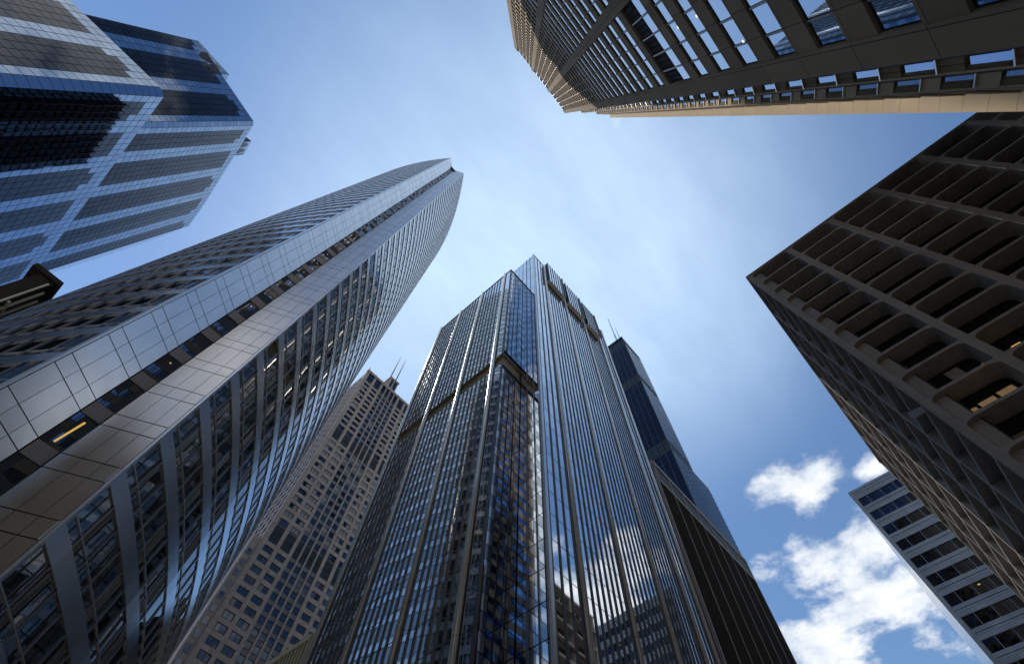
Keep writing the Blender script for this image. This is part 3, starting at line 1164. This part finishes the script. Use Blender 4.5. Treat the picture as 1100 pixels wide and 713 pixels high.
# ================================================================== two slivers of lower buildings
def corner_frame_building():
    r = thing("cream_framed_building", (-44, 112),
              "low dark roofed building with cream framing at the left edge, below the tiled tower", "building")
    MB().abox(-46, -42.6, 97.6, 125, 0, 98.6).build("wall", BROWNM, r)
    MB().abox(-48, -42.0, 97.0, 126, 98.7, 100).build("roof", BROWNM, r)
    F = Face((-42.4, 97.4), (-42.4, 125))
    F.n = Vector((1, 0, 0))
    G = Face((-46, 97.2), (-42.4, 97.2))
    G.n = Vector((0, -1, 0))
    emit(r, "post", CREAM, [box_item(F, a, a + .45, 0, 96.5, -.2, .25) for a in (1.5, 4.3)] + [box_item(G, 2.9, 3.25, 0, 97.2, -.2, .25)])
    emit(r, "rung", CREAM, [box_item(F, .0, 6.2, 88.0 - 4.2 * k, 88.5 - 4.2 * k, -.2, .2) for k in range(16)])
    emit(r, "window", G_TAN, [pane_item(F, 2.1, 4.2, 84.2 - 4.2 * k, 87.6 - 4.2 * k, .05) for k in range(16)])


def yellow_building():
    r = thing("yellow_finned_building", (52, 105),
              "low yellow stone building with vertical fins at the bottom edge, left of the centre tower", "building")
    MB().abox(40.3, 70, 86.6, 130, 0, 59.5).build("wall", DARK, r)
    F = Face((40, 130), (40, 86.6))
    F.n = Vector((-1, 0, 0))
    emit(r, "fin", YELLOW, [box_item(F, 43.0 - i * 1.25, 43.4 - i * 1.25 + .25, 0, 59.2, -.3, .3) for i in range(30)])
    MB().box(F, 0, 43.5, 59.2, 60.2, -.5, .45).build("roof_coping", YELLOW, r)
    emit(r, "window", G_TAN, [pane_item(F, 43.0 - i * 1.25 - .55, 43.0 - i * 1.25 - .03, 4 * k + .3, 4 * k + 3.7, 0) for i in range(29) for k in range(14)])


centre_tower()
curved_tower()
stone_tower()
grid_block()
tiled_tower()
granite_tower()
black_tower()
brown_block()
banded_building()
corner_frame_building()
yellow_building()


# ================================================================== block across the side street, seen mirrored in the curved tower
def mirrored_block():
    r = thing("brown_stone_block", (-75, -20), "brown stone office block mirrored in the lower bronze blade of the curved tower", "office building")
    H = 84.0
    MB().abox(-92, -62.5, -50, 17.5, 0, H - .5).build("core", DARK, r)
    F = Face((-62, 18), (-62, -50))
    F.n = Vector((1, 0, 0))
    G = Face((-92, 18), (-62, 18))
    G.n = Vector((0, 1, 0))
    ps, sp, wn = [], [], []
    for Fc in (F, G):
        n = int(Fc.L / 4)
        for i in range(n + 1):
            ps.append(box_item(Fc, max(0, i * 4 - .5), min(Fc.L, i * 4 + .5), 0, H, -.5, .1))
        for k in range(20):
            for i in range(n):
                sp.append(box_item(Fc, i * 4 + .5, i * 4 + 3.5, k * 4.2, k * 4.2 + 2.0, -.5, .02))
                wn.append(pane_item(Fc, i * 4 + .6, i * 4 + 3.4, k * 4.2 + 2.05, k * 4.2 + 4.15, -.2))
    emit(r, "pier", BRICKT, ps)
    emit(r, "spandrel", BRICKT, sp)
    emit(r, "window", G_TAN, wn)


def mirrored_slab():
    r = thing("dark_slab_tower", (-12, 155), "dark ribbed slab tower mirrored in the lower glass of the tiled tower", "office tower")
    H = 246.0
    MB().abox(-34, 8, 136, 174, 0, H - .5).build("core", DARK, r)
    F = Face((-34.4, 174), (-34.4, 136))
    F.n = Vector((-1, 0, 0))
    G = Face((-34, 135.6), (8, 135.6))
    G.n = Vector((0, -1, 0))
    rb, wn = [], []
    for Fc in (F, G):
        n = int(Fc.L / 3.8)
        for i in range(n + 1):
            rb.append(box_item(Fc, i * 3.8, i * 3.8 + .5, 0, H, -.4, .3))
        for k in range(58):
            for i in range(n):
                wn.append(pane_item(Fc, i * 3.8 + .6, i * 3.8 + 3.7, k * 4.2 + 1.2, k * 4.2 + 4.1, 0))
    emit(r, "rib", BLACKM, rb)
    emit(r, "window", G_BROWN, wn)


mirrored_slab()
mirrored_block()


# ------------------------------------------------------------------ street
def structure(name, m, mat):
    o = m.build(name, mat)
    o["kind"] = "structure"
    return o


structure("ground", MB().abox(-3000, 3000, -3000, 3000, -.5, 0), PAVE)
structure("road", MB().abox(10, 26, -600, 600, .0, .004).abox(-600, 9.99, 4, 22, 0, .004).abox(26.01, 600, 4, 22, 0, .004), ASPHALT)
pv = MB()
for x0, x1, y0, y1 in ((-600, 10, -600, 4), (26, 600, -600, 4), (-600, 10, 22, 600), (26, 600, 22, 600)):
    pv.abox(x0, x1, y0, y1, .0, .12)
structure("pavement", pv, PAVE)
mk = MB()
for i in range(-40, 41):
    mk.abox(17.9, 18.1, i * 9, i * 9 + 4, .006, .008)
structure("lane_marking", mk, PAINT)

# ------------------------------------------------------------------ light
SUN_AZ, SUN_EL = math.radians(92), math.radians(61)
sd = Vector((math.cos(SUN_AZ) * math.cos(SUN_EL), math.sin(SUN_AZ) * math.cos(SUN_EL), math.sin(SUN_EL)))
sun = bpy.data.lights.new("sun", 'SUN')
sun.energy = 2.0
sun.angle = math.radians(.5)
sun.color = (1.0, .93, .82)
so = bpy.data.objects.new("sun", sun)
so.rotation_euler = sd.to_track_quat('Z', 'Y').to_euler()
COL.objects.link(so)

W = bpy.data.worlds.new("World")
SC.world = W
W.use_nodes = True
nt = W.node_tree
for n in list(nt.nodes):
    nt.nodes.remove(n)
out = nt.nodes.new("ShaderNodeOutputWorld")
sky = nt.nodes.new("ShaderNodeTexSky")
sky.sky_type = 'NISHITA'
sky.sun_disc = False
sky.sun_elevation = SUN_EL
sky.sun_rotation = math.radians(90) - SUN_AZ
sky.air_density = 1.5
sky.dust_density = .2
sky.ozone_density = 1.6
bg = nt.nodes.new("ShaderNodeBackground")
bg.inputs[1].default_value = .078
nt.links.new(mixc(nt, 1.0, sky.outputs[0], (.80, .96, 1.14), 'MULTIPLY'), bg.inputs[0])
tc = nt.nodes.new("ShaderNodeTexCoord").outputs["Generated"]
sep = nt.nodes.new("ShaderNodeSeparateXYZ")
nt.links.new(tc, sep.inputs[0])
zc = math_n(nt, 'MAXIMUM', sep.outputs[2], .08)
cu = math_n(nt, 'DIVIDE', sep.outputs[0], zc)
cv = math_n(nt, 'DIVIDE', sep.outputs[1], zc)
cxy = nt.nodes.new("ShaderNodeCombineXYZ")
nt.links.new(cu, cxy.inputs[0])
nt.links.new(cv, cxy.inputs[1])
pos = cxy.outputs[0]


def uv(px, py):
    v = ray(px, py)
    return (v.x / v.z, v.y / v.z)


def blob(c, rad, amp):
    d = nt.nodes.new("ShaderNodeVectorMath")
    d.operation = 'DISTANCE'
    nt.links.new(pos, d.inputs[0])
    d.inputs[1].default_value = (c[0], c[1], 0)
    t = math_n(nt, 'DIVIDE', d.outputs["Value"], rad)
    t = math_n(nt, 'SUBTRACT', 1.0, t, clamp=True)
    t = math_n(nt, 'POWER', t, .5)
    return math_n(nt, 'MULTIPLY', t, amp)


BL = [(uv(862, 522), .16, .84), (uv(930, 585), .25, .92), (uv(910, 635), .29, .92), (uv(975, 635), .30, .86), (uv(890, 690), .30, .90), (uv(955, 560), .22, .85),
      (uv(822, 618), .14, .66), (uv(936, 503), .08, .72), (uv(1005, 690), .30, .62), (uv(860, 725), .4, .86), (uv(350, 196), .028, .52), (uv(508, 178), .05, .42), (uv(664, 130), .04, .42),
      ((1.2, -.75), .5, .9), ((-.72, -.62), .62, .95), ((-.25, -.95), .5, .8), ((1.7, -1.2), .7, .9), ((-1.6, .4), .6, .7), ((-.9, 1.9), .6, .7), ((.3, -1.8), .7, .8), ((-1.5, -1.2), .8, .7)]
mask = None
for c, rd, am in BL:
    b_ = blob(c, rd, am)
    mask = b_ if mask is None else math_n(nt, 'MAXIMUM', mask, b_)
nz = noise(nt, pos, 5.0, 10.0, .58)
nz2 = noise(nt, pos, 7.0, 8.0, .62)
val = math_n(nt, 'MULTIPLY_ADD', mask, .62, math_n(nt, 'MULTIPLY_ADD', nz, 1.35, -.13))
den = nt.nodes.new("ShaderNodeMapRange")
den.interpolation_type = 'SMOOTHSTEP'
den.inputs["From Min"].default_value = .82
den.inputs["From Max"].default_value = 1.10
nt.links.new(val, den.inputs["Value"])
cl = nt.nodes.new("ShaderNodeBackground")
shade = math_n(nt, 'MULTIPLY_ADD', nz2, .7, .58)
ccol = mixc(nt, math_n(nt, 'MULTIPLY', math_n(nt, 'SUBTRACT', shade, .75, clamp=True), 3.0, clamp=True), (.42, .49, .59), (.90, .90, .88))
nt.links.new(ccol, cl.inputs[0])
cl.inputs[1].default_value = 1.0
mx = nt.nodes.new("ShaderNodeMixShader")
nt.links.new(math_n(nt, 'MULTIPLY', den.outputs[0], .95), mx.inputs[0])
# glow over the middle of the sky, painted as a thin streaky veil
vd = nt.nodes.new("ShaderNodeVectorMath")
vd.operation = 'DISTANCE'
nt.links.new(pos, vd.inputs[0])
vd.inputs[1].default_value = (*uv(575, 310), 0)
vt = nt.nodes.new("ShaderNodeMapRange")
vt.interpolation_type = 'SMOOTHERSTEP'
vt.inputs["From Min"].default_value = .95
vt.inputs["From Max"].default_value = .0
nt.links.new(vd.outputs["Value"], vt.inputs["Value"])
vn = math_n(nt, 'MULTIPLY_ADD', noise(nt, stretch(nt, pos, 1.0, 2.2, 1.0), 1.9, 7.0, .6), 1.1, .42)
vf = math_n(nt, 'MULTIPLY', math_n(nt, 'MULTIPLY', vt.outputs[0], vn), .88, clamp=True)
veil = nt.nodes.new("ShaderNodeBackground")
veil.inputs[0].default_value = (.52, .69, .89, 1)
veil.inputs[1].default_value = .95
vmx = nt.nodes.new("ShaderNodeMixShader")
nt.links.new(vf, vmx.inputs[0])
nt.links.new(bg.outputs[0], vmx.inputs[1])
nt.links.new(veil.outputs[0], vmx.inputs[2])
nt.links.new(vmx.outputs[0], mx.inputs[1])
nt.links.new(cl.outputs[0], mx.inputs[2])
nt.links.new(mx.outputs[0], out.inputs[0])

# ------------------------------------------------------------------ render
SC.render.engine = 'CYCLES'
SC.cycles.use_denoising = True
SC.cycles.max_bounces = 8
SC.cycles.glossy_bounces = 6
SC.cycles.sample_clamp_indirect = 4.0
SC.cycles.blur_glossy = .3
SC.view_settings.view_transform = 'Standard'
SC.view_settings.look = 'None'
SC.view_settings.exposure = .5
SC.view_settings.gamma = 1.0
